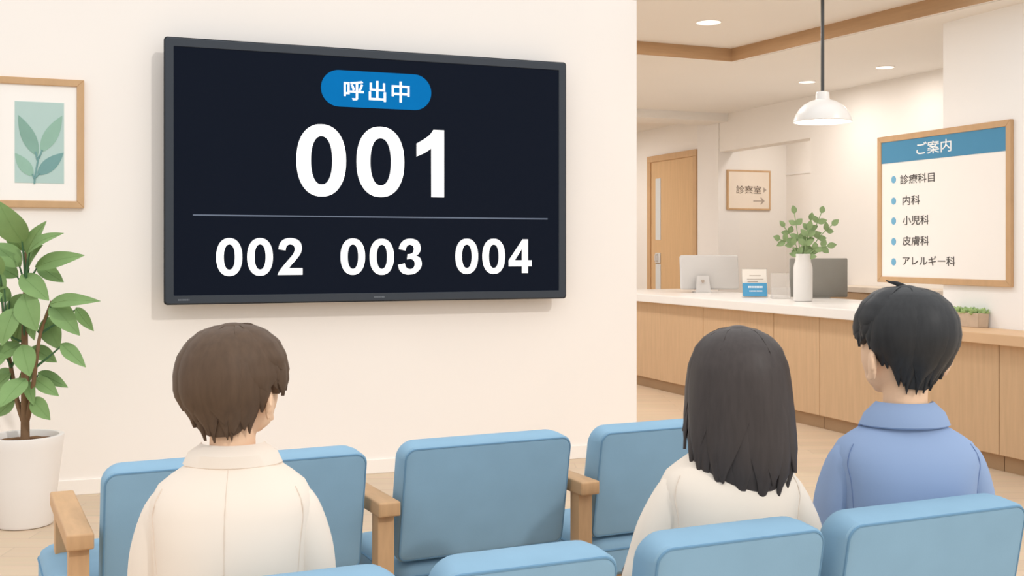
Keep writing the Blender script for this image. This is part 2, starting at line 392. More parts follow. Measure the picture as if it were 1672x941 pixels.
# ------------------------------------------------------------------ call screen
YF = YW-0.14
L = atY(269, 61, YF); R_ = atY(924, 102, YF); Lb = atY(270, 497, YF); Rb = atY(924, 487, YF)
x0, x1 = L.x, R_.x; z1 = (L.z+R_.z)/2; z0 = (Lb.z+Rb.z)/2
print('TV', x0, x1, L.z, R_.z, Lb.z, Rb.z)
tx, tz = (x0+x1)/2, (z0+z1)/2; tw, th = x1-x0, z1-z0
TV = thing('call_screen', 'large black wall screen showing call numbers 001 to 004', 'screen', (tx, YF, tz))
bm = bmesh.new()
def rr2(w, h, r): return [(x, z-h/2) for x, z in rrect(w, h, r, r, 4)]
rings = []
for y, i, r in ((0.04, 0.006, 0.02), (0.034, 0, 0.022), (0.006, 0, 0.022), (0.0, 0.006, 0.02), (0.0, 0.052, 0.006), (0.008, 0.056, 0.004)):
    rings.append([(x, y, z) for x, z in rr2(tw-2*i, th-2*i, r)])
loft(bm, rings); obj('bezel', bm, M['bezel'], TV)
bm = bmesh.new(); loft(bm, [[(x, y, z) for x, z in rr2(tw-2*i, th-2*i, 0.02)] for y, i in ((0.0335, -0.004), (0.006, -0.004), (0.0045, 0))]); obj('casing_edge', bm, M['bezeldark'], TV)
bm = bmesh.new(); box(bm, (-tw/2+0.052, 0.004, -th/2+0.052), (tw/2-0.052, 0.012, th/2-0.052)); SCR = obj('screen', bm, M['screen'], TV, False)
for s in (-1, 1):
    bm = bmesh.new(); box(bm, (s*0.5-0.04, 0.04, -0.35), (s*0.5+0.04, 0.1385, 0.35), 0.004); obj('wall_bracket', bm, M['bezeldark'], TV, False)
def tvp(px, py): p = atY(px, py, YF+0.004); return p.x-tx, p.z-tz
def tv_text(name, me, xa, xb, yt, yb, m):
    xm = (xa+xb)/2
    x0 = tvp(xa, yt)[0]; x1 = tvp(xb, yt)[0]; z1 = tvp(xm, yt)[1]; z0 = tvp(xm, yb)[1]
    return obj(name, upright(me, x0, x1, z0, z1, 0.004, 0.002), m, SCR, False)
for nm, items in (('ticket_number', (('0', 484, 565, 203, 321), ('0', 582, 660, 207, 322), ('1', 680, 725, 212, 322))),
                  ('waiting_number', (('0', 353, 395.5, 389, 451), ('0', 403.5, 445.5, 389, 450.5), ('2', 453.5, 494, 389, 449))),
                  ('waiting_number', (('0', 556, 596, 389.5, 449), ('0', 603.5, 643, 390, 449), ('3', 650, 688.5, 390, 448.5))),
                  ('waiting_number', (('0', 743.5, 780.5, 390, 447.5), ('0', 787.5, 824.5, 390, 447.5), ('4', 830.5, 868, 391, 446)))):
    bm = bmesh.new()
    for g, xa, xb, yt, yb in items:
        me = curve_mesh(GLYPH[g], 0.01)
        xm = (xa+xb)/2
        upright(me, tvp(xa, yt)[0], tvp(xb, yt)[0], tvp(xm, yb)[1], tvp(xm, yt)[1], 0.004, 0.002)
        bm.from_mesh(me); bpy.data.meshes.remove(me)
    obj(nm, bm, M['txt'], SCR, False)
a = tvp(524, 147); b = tvp(704, 150); zt_ = tvp(614, 118)[1]; zb_ = tvp(614, 177)[1]
hh = zt_-zb_; ww = b[0]-a[0]
me = curve_mesh([[(x, z) for x, z in rrect(ww, hh, hh/2-.0005, hh/2-.0005, 12)]], 0.01)
obj('status_pill', upright(me, a[0], b[0], zb_, zt_, 0.004, 0.002), M['pill'], SCR, False)
for ch, xa, xb, yt, yb in (('呼', 561, 594, 132, 164), ('出', 602, 630, 132.5, 166), ('中', 639.5, 668.5, 133.5, 167.5)):
    o = tv_text('status_character', text_mesh(ch, 0.012), xa, xb, yt, yb, M['txt']); o.location.y = -0.002
a = tvp(315, 352); b = tvp(894, 357)
bm = bmesh.new(); zz = (a[1]+b[1])/2; box(bm, (a[0], 0.002, zz-.0045), (b[0], 0.004, zz+.0045)); obj('divider_line', bm, M['line'], SCR, False)
for xa, xb, y_ in ((291, 310, 491.5), (611, 628, 486.5)):
    bm = bmesh.new()
    pa = tvp(xa, y_); pb = tvp(xb, y_); zz = -th/2+0.026
    n = 8
    for k in range(n):
        xk = pa[0]+(pb[0]-pa[0])*k/n; box(bm, (xk, -0.001, zz-.005), (xk+(pb[0]-pa[0])/n*.7, 0.0005, zz+.005))
    obj('maker_print', bm, M['logo'], TV, False)

# ------------------------------------------------------------------ botanical print
YP = YW-0.03
p1 = atY(137.5, 131, YP); p2 = atY(137.5, 340, YP); pl = atY(-22, 300, YP)
pw, ph = p1.x-pl.x, p1.z-p2.z; pcx, pcz = (p1.x+pl.x)/2, (p1.z+p2.z)/2
PIC = thing('framed_print', 'wood framed botanical print with mint leaves above the potted plant', 'picture', (pcx, YP, pcz))
fb = 0.042
def frame_bm(w, h, f, d):
    bm = bmesh.new()
    for a, b, c, e in (((-w/2, -h/2), (w/2, -h/2), (w/2-f, -h/2+f), (-w/2+f, -h/2+f)), ((w/2, -h/2), (w/2, h/2), (w/2-f, h/2-f), (w/2-f, -h/2+f)), ((w/2, h/2), (-w/2, h/2), (-w/2+f, h/2-f), (w/2-f, h/2-f)), ((-w/2, h/2), (-w/2, -h/2), (-w/2+f, -h/2+f), (-w/2+f, h/2-f))):
        t = bmesh.new()
        loft(t, [[(x, d, z) for x, z in (a, b, c, e)], [(x, 0, z) for x, z in (a, b, c, e)]])
        bmesh.ops.recalc_face_normals(t, faces=t.faces)
        bmesh.ops.bevel(t, geom=t.edges[:], offset=0.0025, segments=1, affect='EDGES'); merge(bm, t)
    return bm
obj('frame', frame_bm(pw, ph, fb, 0.03), M['framewood'], PIC, False)
bm = bmesh.new(); box(bm, (-pw/2+fb-.005, 0.012, -ph/2+fb-.005), (pw/2-fb+.005, 0.028, ph/2-fb+.005)); obj('mat_board', bm, M['paper'], PIC, False)
def pcp(px, py): q = atY(px, py, YP+.012); return q.x-pcx, q.z-pcz
a = pcp(24, 165); b = pcp(104.5, 300)
bm = bmesh.new(); box(bm, (a[0], 0.010, b[1]), (b[0], 0.0125, a[1])); ART = obj('print', bm, M['art'], PIC, False)
def leafpoly(b, t, w, side=0.0):
    b = Vector(b); t = Vector(t); d = t-b; n = Vector((-d.y, d.x)).normalized(); L = []; R = []
    for i in range(15):
        k = i/14; ww = w*math.sin(PI*k**0.85)**0.9 if 0 < k < 1 else 0
        c = b+d*k+n*side*math.sin(PI*k); L.append(tuple(c+n*ww)); R.append(tuple(c-n*ww))
    return L+R[::-1][1:-1]
for bb, tt, w, s, m in (((61.5, 255), (30, 188), 10.5, 0, 'art1'), ((67, 249), (101.5, 189), 10.5, 0, 'art3'), ((54, 288), (24.5, 250), 9, 0, 'art3'), ((61, 286), (104, 249.5), 10, 0, 'art2')):
    me = curve_mesh([leafpoly(pcp(*bb), pcp(*tt), w*0.00385, s)], 0.001)
    for v in me.vertices: v.co = (v.co.x, 0.0085 if v.co.z > 0 else 0.0095, v.co.y)
    obj('printed_leaf', me, M[m], ART, False)
bm = bmesh.new()
for pts in (((56, 300), (58, 285), (62, 262), (64, 255)), ((56, 292), (53, 284)), ((59, 290), (64, 283)), ((64, 258), (69, 245)), ((61, 262), (58, 248))):
    q = [pcp(*p_) for p_ in pts]; tube(bm, [(x, 0.0088, z) for x, z in q], 0.005, 6)
obj('printed_stem', bm, M['art2'], ART)

# ------------------------------------------------------------------ information board
def face_thing(name, label, cat, c): return thing(name, label, cat, c, -PI/2)
XI = XN-0.03
b1 = atX(1432, 220, XI); b2 = atX(1650, 200, XI); b3 = atX(1432, 460, XI); b4 = atX(1650, 470, XI)
print('BOARD', b1, b2, b3, b4)
bw = b1.y-b2.y; zt1 = (b1.z+b2.z)/2; zb1 = (b3.z+b4.z)/2; bh = zt1-zb1
bc = Vector((XI, (b1.y+b2.y)/2, (zt1+zb1)/2))
BRD = face_thing('information_board', 'wood framed guide board with blue header listing hospital departments', 'sign', bc)
obj('frame', frame_bm(bw, bh, 0.048, 0.03), M['framewood'], BRD, False)
bm = bmesh.new(); box(bm, (-bw/2+.04, 0.01, -bh/2+.04), (bw/2-.04, 0.028, bh/2-.04)); PAN = obj('panel', bm, M['paper'], BRD, False)
kz = bh/((b3.z-b1.z)/(b3.z-b1.z)*1.0)
def bdp(px, py):
    q = atX(px, py, XI+.01)
    # board edges in the photo are not quite parallel: keep the same fraction of the height
    k = (q.y-b1.y)/(b2.y-b1.y); top = b1.z+(b2.z-b1.z)*k; bot = b3.z+(b4.z-b3.z)*k
    return bc.y-q.y, (q.z-bot)/(top-bot)*bh-bh/2
hz = bdp(1540, 257.5)[1]
bm = bmesh.new(); box(bm, (-bw/2+.047, 0.007, hz), (bw/2-.047, 0.0101, bh/2-.047)); HD = obj('header', bm, M['signblue'], BRD, False)
def bd_text(name, s, xa, xb, ya, yb_, yt, ytb, m, par, bold=0.0, sp_=1.0, y=0.0095):
    xm = (xa+xb)/2; ym = (ya+yb_)/2
    return obj(name, upright(text_mesh(s, bold, sp_), bdp(xa, ym)[0], bdp(xb, ym)[0], bdp(xm, yb_)[1], bdp(xm, ya)[1], y, 0.0015), m, par, False)
bd_text('title', 'ご案内', 1497, 1554, 229, 250, 0, 0, M['txtpaint'], HD, 0.006, y=0.0072)
for s, xb, xa, y_ in (('診療科目', 1526, 1470, 290), ('内科', 1502, 1474, 325.5), ('小児科', 1517, 1474, 358.5), ('皮膚科', 1517, 1474, 392.5), ('アレルギー科', 1560, 1474, 426)):
    bd_text('department_name', s, xa, xb, y_-7.8, y_+7.8, 0, 0, M['ink'], PAN, 0.004)
    c = bdp(1459.3, y_+0.8)
    me = curve_mesh([sell(c[0], c[1], .028, .0295, 2, 24)], .001)
    for v in me.vertices: v.co = (v.co.x, 0.008 if v.co.z > 0 else 0.01, v.co.y)
    obj('bullet_dot', me, M['dot'], PAN, False)

# ------------------------------------------------------------------ consultation sign in the passage
YS = yj2-0.03
s1 = atY(1188, 277, YS); s2 = atY(1258.5, 278, YS); s3 = atY(1188, 342.5, YS)
sw, sh = s2.x-s1.x, s1.z-s3.z
SG = thing('consultation_sign', 'small square framed sign with arrows on the passage wall', 'sign', ((s1.x+s2.x)/2, YS, (s1.z+s3.z)/2))
scx, scz = (s1.x+s2.x)/2, (s1.z+s3.z)/2
obj('frame', frame_bm(sw, sh, 0.022, 0.03), M['framewood'], SG, False)
bm = bmesh.new(); box(bm, (-sw/2+.018, 0.006, -sh/2+.018), (sw/2-.018, 0.028, sh/2-.018)); SP = obj('panel', bm, M['signcream'], SG, False)
def sgp(px, py): q = atY(px, py, YS+.006); return q.x-scx, q.z-scz
a = sgp(1202, 303); b = sgp(1243, 317)
obj('lettering', upright(text_mesh('診察室', 0.004), a[0], b[0], b[1], a[1], 0.006, .002), M['inkb'], SP, False)
def flat_poly(name, pts, y, m, par, t=.0015):
    me = curve_mesh([pts], .001)
    for v in me.vertices: v.co = (v.co.x, y-t if v.co.z > 0 else y, v.co.y)
    return obj(name, me, m, par, False)
flat_poly('arrow_head', [sgp(1246.5, 306), sgp(1251.5, 310.5), sgp(1246.5, 315)], .006, M['inklight'], SP)
pa = [(1230, 327.7), (1244, 327.7), (1241.5, 323), (1242.6, 322.3), (1248.5, 328.6), (1242.6, 334.5), (1241.5, 333.8), (1244, 329.4), (1230, 329.4)]
flat_poly('arrow', [sgp(*p_) for p_ in pa], .006, M['inklight'], SP)

# ------------------------------------------------------------------ reception counter
XCF = 5.86; XCB = 7.05; ZT = 1.03
cab_y = [12.3, atX(1148, 500, XCF).y, atX(1263, 500, XCF).y, atX(1338, 500, XCF).y, YN+0.02, atX(1631, 500, XCF).y, 4.6]
cab_lab = ['wide pale wood counter cabinet farthest left, under the white monitor', 'pale wood counter cabinet with seams behind the long haired woman',
           'narrow wood counter cabinet right of the woman\'s head, below the vase', 'wood counter cabinet just left of and behind the black haired man\'s head',
           'lower wood cabinet under the succulent planter', 'lower wood cabinet at the right edge of the view']
for k in range(6):
    ya, yb_ = cab_y[k+1], cab_y[k]; low = k >= 4
    zt_ = 0.865 if low else 0.945; xb_ = XN-.005 if low else XCB-0.1
    t = thing('counter_cabinet', cab_lab[k], 'cabinet', (XCF, (ya+yb_)/2, 0), 0, 'reception counter cabinets')
    h = (yb_-ya)/2-0.003
    bm = bmesh.new(); box(bm, (0.018, -h, 0.11), (xb_-XCF, h, zt_)); obj('carcass', bm, M['panel'], t, False)
    bm = bmesh.new(); box(bm, (0, -h, 0.115), (0.018, h, zt_-0.002), 0.003, 1); obj('front_panel', bm, M['panel'], t, False)
    bm = bmesh.new(); box(bm, (0.05, -h, 0), (xb_-XCF, h, 0.11)); obj('toe_kick', bm, M['toe'], t, False)
bm = bmesh.new(); box(bm, (5.80, YN+0.005, 0.945), (XCB, 12.4, ZT), 0.008)
tag(obj('counter_worktop', bm, M['white'], smooth=False), 'long thick white worktop on the reception counter', 'worktop')
bm = bmesh.new(); box(bm, (5.80, 4.5, 0.866), (XN-.004, YN, 0.94), 0.006)
tag(obj('wooden_worktop', bm, M['lowtop'], smooth=False), 'lower wooden worktop carrying the succulent planter at right', 'worktop')
# cabinet behind the counter
XD = 7.42; ya = YN+.1; yb_ = atX(1345, 470, XD).y
t = thing('back_cabinet', 'light topped wood cabinet standing behind the counter, left of the information board', 'cabinet', (XD, (ya+yb_)/2, 0)); h = (yb_-ya)/2
bm = bmesh.new(); box(bm, (0.01, -h+.02, 0), (XB-XD-.005, h-.01, 1.08)); obj('carcass', bm, M['panel'], t, False)
bm = bmesh.new(); box(bm, (-0.01, -h, 1.08), (XB-XD-.002, h, 1.135), 0.004); obj('top', bm, M['paletop'], t, False)

# white monitor ------------------------------------------------------
def facing(p, extra=0.0): return -(math.atan2(p.x, p.y)+extra)    # local -y looks back at the photographer
c = atX(1160, 470, 6.72); c.z = ZT; sc = Vector((c.x, c.y, 0)).length*math.cos(math.atan2(c.x, c.y)-PSI)/FPX
t = thing('computer_monitor', 'silver white computer monitor seen from behind on the counter', 'monitor', c, facing(c, math.radians(-14)))
w, h = 96*sc, 56*sc
bm = bmesh.new()
loft(bm, [[(x, y, z) for x, z in rr2(w-2*i, h-2*i, .02)] for y, i in ((-.03, .012), (-.022, .002), (-.015, 0), (.03, 0), (.035, .004))])
bmesh.ops.rotate(bm, verts=bm.verts, cent=(0, 0, 0), matrix=Matrix.Rotation(math.radians(-8), 3, 'X')); bmesh.ops.translate(bm, verts=bm.verts, vec=(0, .05, .035+h/2))
obj('casing', bm, M['monw'], t)
bm = bmesh.new(); loft(bm, [[(x, y, z) for x, z in rr2(w-.03, h-.03, .01)] for y in (.0355, .038)])
bmesh.ops.rotate(bm, verts=bm.verts, cent=(0, 0, 0), matrix=Matrix.Rotation(math.radians(-8), 3, 'X')); bmesh.ops.translate(bm, verts=bm.verts, vec=(0, .05, .035+h/2)); obj('screen', bm, M['bezeldark'], t)
bm = bmesh.new(); sx0 = -14*sc
tt = bmesh.new(); loft(tt, [[(x, y-0.0, z) for x, z in ((sx0-.085, 0), (sx0+.085, 0), (sx0+.07, h*.5), (sx0-.07, h*.5))] for y in (-.012, .012)])
bmesh.ops.recalc_face_normals(tt, faces=tt.faces); bmesh.ops.bevel(tt, geom=tt.edges[:], offset=.006, segments=2, affect='EDGES')
merge(bm, tt, 0, Matrix.Translation((0, -.075, .004)) @ Matrix.Rotation(math.radians(-14), 4, 'X'))
box(bm, (sx0-.09, -.1, 0), (sx0+.09, .1, .012), .004); obj('stand', bm, M['monw'], t)
bm = bmesh.new(); lg = [(0, -.022), (.02, 0), (.012, .018), (0, .01), (-.012, .018), (-.02, 0)]
loft(bm, [[(sx0-.012+x, -.0935+y+z*.25, .13+z) for x, z in lg] for y in (0.0, .008)]); obj('emblem', bm, M['inklight'], t, False)

# grey monitor behind the vase -----------------------------------------
c = atX(1337, 480, 6.93); c.z = ZT; sc = (c.x*sp+c.y*cp)/FPX
t = thing('desk_monitor', 'dark grey monitor seen from behind, right behind the white vase', 'monitor', c, facing(c, math.radians(-14)))
w = 92*sc; h = 1.425-ZT-.012
bm = bmesh.new(); loft(bm, [[(x, y, z+h/2+.012) for x, z in rr2(w-2*i, h-2*i, .012)] for y, i in ((-.012, .006), (-.008, 0), (.012, 0))]); obj('casing', bm, M['mong'], t)
bm = bmesh.new(); loft(bm, [[(x, y, z+h/2+.012) for x, z in rr2(w-2*i+.012, h-2*i+.006, .012)] for y, i in ((.012, 0), (.03, 0), (.034, .004))]); obj('bezel', bm, M['mongedge'], t)
bm = bmesh.new(); box(bm, (-.1, -.06, 0), (.1, .09, .012), .004); box(bm, (-.03, -.005, .01), (.03, .012, .08)); obj('stand', bm, M['mong'], t)

# leaflet stands ---------------------------------------------------------
def stand(px, py, X, wpx, hpx, lab, full):
    c = atX(px, py, X); c.z = ZT+.0015; sc = (c.x*sp+c.y*cp)/FPX; w = wpx*sc; h = hpx*sc
    t = thing('leaflet_holder', lab, 'leaflet holder', c, facing(c, math.radians(-8)))
    tilt = Matrix.Rotation(math.radians(-15), 4, 'X')
    bm = bmesh.new(); q = bmesh.new(); box(q, (-w/2, 0, 0), (w/2, .004, h), .001, 1); merge(bm, q, 0, tilt)
    box(bm, (-w/2, -.03, 0), (w/2, .15, .004), .001, 1)
    q = bmesh.new(); box(q, (-w/2, -.034, 0), (w/2, -.030, h*.42), .001, 1); merge(bm, q, 0, tilt)
    if not full:
        for s in (-1, 1):
            q = bmesh.new(); box(q, (s*w/2-.002, -.03, 0), (s*w/2+.002, .0, h*.42)); merge(bm, q, 0, tilt)
        q = bmesh.new(); box(q, (-w/2, .11, 0), (w/2, .114, h*.9), .001, 1); merge(bm, q, 0, Matrix.Rotation(math.radians(6), 4, 'X'))
        box(bm, (-w/2, -.03, .0), (w/2, .12, .022), .003)
    sh_ = obj('acrylic_shell', bm, M['acry'], t, False)
    bm = bmesh.new(); e_ = .0022
    rim = [tilt @ Vector(p) for p in ((-w/2, 0, 0), (-w/2, 0, h), (w/2, 0, h), (w/2, 0, 0))]
    tube(bm, rim, e_, 6, True); obj('rim', bm, M['acryedge'], sh_)
    if not full:
        bm = bmesh.new(); tube(bm, [tilt @ Vector(p) for p in ((-w/2, -.03, h*.42), (w/2, -.03, h*.42))], e_, 6); obj('pocket_edge', bm, M['acryedge'], sh_)
    if full:
        bm = bmesh.new(); q = bmesh.new(); box(q, (-w/2+.006, -.006, .006), (w/2-.006, -.002, h-.006)); merge(bm, q, 0, tilt); cd_ = obj('paper_card', bm, M['card'], t, False)
        bm = bmesh.new()
        for zz, a, b in ((.75, -.2, .25), (.62, -.3, .35), (.53, -.28, .12)):
            q = bmesh.new(); box(q, (a*w, -.0075, zz*h), (b*w, -.006, zz*h+.006)); merge(bm, q, 0, tilt)
        obj('card_print', bm, M['inklight'], cd_, False)
        bm = bmesh.new(); q = bmesh.new(); box(q, (-w/2+.002, -.030, .005), (w/2-.012, -.026, h*.47)); box(q, (-w/2+.002, -.042, .003), (w/2-.012, -.038, h*.47)); merge(bm, q, 0, tilt); lf = obj('blue_leaflet', bm, M['cardblue'], t, False)
        for zz, a, b in ((.30, -.28, .3), (.17, -.24, .28)):
            bm = bmesh.new()
            for k in range(9):
                q = bmesh.new(); x_ = (a+(b-a)*k/9)*w; box(q, (x_, -.0435, zz*h), (x_+(b-a)/9*w*.75, -.042, zz*h+(.018 if zz > .2 else .011))); merge(bm, q, 0, tilt)
            obj('leaflet_print', bm, M['txtpaint'], lf, False)
stand(1233, 480, 6.42, 41, 48, 'clear leaflet holder with white card and blue leaflet on the counter', True)
stand(1275, 480, 6.5, 30, 43, 'empty clear acrylic holder between the blue leaflet and the vase', False)

# vase ---------------------------------------------------------------------
c = atX(1311, 485, 6.35); c.z = ZT; sc = (c.x*sp+c.y*cp)/FPX
t = thing('flower_vase', 'white bottle shaped vase with green sprigs on the counter', 'vase', c)
bm = bmesh.new()
pr = [(13, 0), (14.6, .8), (15.4, 3), (15.4, 52), (15.1, 56), (13.6, 62), (12.6, 66), (12.4, 77), (11.6, 77.6), (10.8, 77), (10.8, 60), (0.5, 59)]
lathe(bm, [(r*sc, z*sc) for r, z in pr], 36); obj('vessel', bm, M['vase'], t)
def leaf(bm, b, tip, hw, nrm, bend=0.0, fold=0.15, mi=0, nl=8, thick=.0015, pw=0.85):
    b = Vector(b); tip = Vector(tip); d = tip-b; L = d.length; dn = d.normalized()
    s = dn.cross(Vector(nrm)).normalized(); n = s.cross(dn).normalized()
    top = []; bot = []
    for i in range(nl+1):
        k = i/nl; ww = hw*(max(0.0, math.sin(PI*min(1, k**pw)))**0.85) if 0 < i < nl else hw*.03
        c = b+d*k+n*bend*L*math.sin(PI*k)
        rt = []; rb = []
        for j in (-1, -.55, 0, .55, 1):
            p = c+s*ww*j+n*(abs(j)*fold*ww)
            rt.append(bm.verts.new(p)); rb.append(bm.verts.new(p-n*thick*(1-.7*abs(j))))
        top.append(rt); bot.append(rb)
    def q(*v): f = bm.faces.new(v); f.material_index = mi
    for i in range(nl):
        for j in range(4):
            q(top[i][j], top[i][j+1], top[i+1][j+1], top[i+1][j]); q(bot[i][j+1], bot[i][j], bot[i+1][j], bot[i+1][j+1])
        q(top[i][0], top[i+1][0], bot[i+1][0], bot[i][0]); q(top[i+1][4], top[i][4], bot[i][4], bot[i+1][4])
    for r in (0, nl):
        for j in range(4): q(top[r][j+1], top[r][j], bot[r][j], bot[r][j+1])
Fv = Vector((sp, cp, 0)); Rv = Vector((cp, -sp, 0)); UP = Vector((0, 0, 1))
def vpt(px, py, dd=0.0): return Rv*((px-1311)*sc)+UP*((487-py)*sc)+Fv*dd
br = [((1298, 344), (1304, 385), .02), ((1272, 386), (1292, 396), -.05), ((1343, 343), (1328, 380), .05), ((1357, 363), (1335, 385), -.02), ((1346, 397), (1328, 402), -.08), ((1284, 366), (1299, 390), .07), ((1318, 370), (1314, 395), -.05), ((1328, 355), (1320, 390), .1)]
rnd = random.Random(3)
for tp, md, dd in br:
    bm = bmesh.new()
    pts = spline([vpt(1311+rnd.uniform(-4, 4), 426, 0), vpt(*md, dd*.6), vpt(*tp, dd)], 6)
    tube(bm, pts, .0045, 6, mi=0)
    n = len(pts)
    for i in list(range(n-1, 2, -3)):
        d = (pts[i]-pts[i-1]).normalized(); sd_ = d.cross(Fv).normalized()
        for s in ((-1, 1) if i < n-1 else (0,)):
            dirn = (d*(.65 if s else 1)+sd_*s*.8+Fv*rnd.uniform(-.4, .4)).normalized()
            ln = rnd.uniform(13.5, 16.5)*sc
            leaf(bm, pts[i], pts[i]+dirn*ln, rnd.uniform(4.6, 5.4)*sc, -Fv+Vector((rnd.uniform(-.25, .25), rnd.uniform(-.25, .25), rnd.uniform(0, .4))), .05, .15, rnd.choice((1, 1, 2)), 6)
    obj('branch', bm, [M['sprig2'], M['sprig'], M['sprig2']], t)

# succulent planter ------------------------------------------------------------
pc = atX(1600, 536, 5.93); zl = 0.94; yq = atZ(1600, 536, zl)
c = Vector((6.125, yq.y, zl)); sc = (c.x*sp+c.y*cp)/FPX
plen = 0.32; pwid = 0.105; phh = 24*sc
t = thing('succulent_planter', 'small stone trough of green succulents on the wooden worktop', 'planter', c)
bm = bmesh.new()
for z0_, z1_, i0, i1 in ((0, phh, .006, 0),):
    o_ = [(i0, i0), (pwid-i0, i0), (pwid-i0, plen-i0), (i0, plen-i0)]
    loft(bm, [[(x, y, 0) for x, y in o_], [(x, y, phh) for x, y in ((0, 0), (pwid, 0), (pwid, plen), (0, plen))], [(x, y, phh) for x, y in ((.012, .012), (pwid-.012, .012), (pwid-.012, plen-.012), (.012, plen-.012))], [(x, y, phh-.02) for x, y in ((.012, .012), (pwid-.012, .012), (pwid-.012, plen-.012), (.012, plen-.012))]])
bmesh.ops.recalc_face_normals(bm, faces=bm.faces); bmesh.ops.bevel(bm, geom=[e for e in bm.edges], offset=.004, segments=2, affect='EDGES')
obj('trough', bm, M['planter'], t)
bm = bmesh.new(); box(bm, (.012, .012, phh-.03), (pwid-.012, plen-.012, phh-.012)); obj('soil', bm, M['soil'], t, False)
for k in range(7):
    bm = bmesh.new(); cx_, cy_ = pwid*(.32 if k % 2 else .66), .035+(plen-.07)*k/6; cz = phh-.012
    for ring, (el, ln, nn) in enumerate(((12, .046, 6), (40, .046, 5), (68, .04, 3))):
        for j in range(nn):
            az = 2*PI*(j+.5*ring+.17*k)/nn; e = math.radians(el+rnd.uniform(-6, 6))
            dv = Vector((math.cos(az)*math.cos(e), math.sin(az)*math.cos(e), math.sin(e)))
            b_ = Vector((cx_, cy_, cz)); s_ = ln*rnd.uniform(.85, 1.2)
            leaf(bm, b_, b_+dv*s_+UP*.010, .019, UP+dv*.1, -.12, .25, 0, 7, .008, 1.25)
    obj('succulent', bm, M['succ'], t)

# ------------------------------------------------------------------ lamps
c = atX(1343, 200, 5.05); sc = (c.x*sp+c.y*cp)/FPX
zb_ = HC+(HZ-198)*sc
t = thing('pendant_lamp', 'white dome pendant lamp on a dark rod above the counter', 'lamp', (c.x, c.y, zb_))
bm = bmesh.new()
pr = [(0.5, 35), (5, 36), (12, 35), (21, 32), (30, 27), (38, 19), (43.5, 10), (46.2, 2), (46.8, -.5), (46, -1.5), (44.6, 0), (42, 9), (36.5, 17.5), (29, 25), (20, 30), (11, 33), (0.5, 33.6)]
lathe(bm, [(r*sc, z*sc) for r, z in pr], 48); obj('lamp_shade', bm, M['shade'], t)
bm = bmesh.new(); lathe(bm, [(11, 33.5), (11.2, 36), (10.6, 45), (9.5, 47.5), (6, 48.6), (1, 48.8)][0:6] and [(r*sc, z*sc) for r, z in [(10, 33.5), (11.2, 35), (10.8, 45), (9.6, 47.5), (6, 48.6), (1, 48.8)]], 28); obj('cap', bm, M['shade'], t)
bm = bmesh.new(); lathe(bm, [(.0125, 48*sc), (.0125, ZC+.112-zb_)], 12); obj('rod', bm, M['metal'], t)
bm = bmesh.new(); ball(bm, (0, 0, 10*sc), 14*sc); obj('bulb', bm, M['glow'], t)
bm = bmesh.new(); lathe(bm, [(.06, ZC+.095-zb_), (.06, ZC+.112-zb_)], 24); obj('ceiling_rose', bm, M['metal'], t)
pd = bpy.data.lights.new('pendant_light', 'POINT'); pd.energy = 5; pd.shadow_soft_size = .1; pd.color = (1, .93, .85)
po = bpy.data.objects.new('pendant_light', pd); COL.objects.link(po); po.location = (c.x, c.y, zb_-.06)
for px, py, z, dpx, lab, en in ((1157, 36, ZC+.112, 40, 'largest round recessed downlight, in the raised ceiling tray', 22), (1318, 133.5, ZC, 27, 'small recessed downlight just left of the pendant lamp', 9), (1445, 109.5, ZC, 29, 'small recessed downlight right of the pendant lamp', 6)):
    c = atZ(px, py, z); sc = (c.x*sp+c.y*cp)/FPX; r = dpx*sc/2
    t = thing('downlight', lab, 'ceiling light', c, 0, 'recessed downlights')
    bm = bmesh.new(); lathe(bm, [(r*1.06, 0), (r*1.06, -.004), (r, -.008), (r*.95, -.002), (r*.95, 0)], 32); obj('trim_ring', bm, M['base'], t)
    bm = bmesh.new(); lathe(bm, [(.001, -.0045), (r*.96, -.0045), (r*.96, -.001), (.001, -.001)], 32); obj('diffuser', bm, M['glow'], t)
    area('downlight_beam', (c.x, c.y, z-.03), .15, en)

for x_, y_ in ((4.7, 9.6), (4.6, 11.6), (4.7, 13.6), (6.3, 12.6), (6.3, 14.8), (8.3, 11.4)):  # added fill lamps without fixtures, out of view, to brighten hall and passage
    area('hall_fill', (x_, y_, ZC-.03), .3, 13 if x_ > 8 else 24)

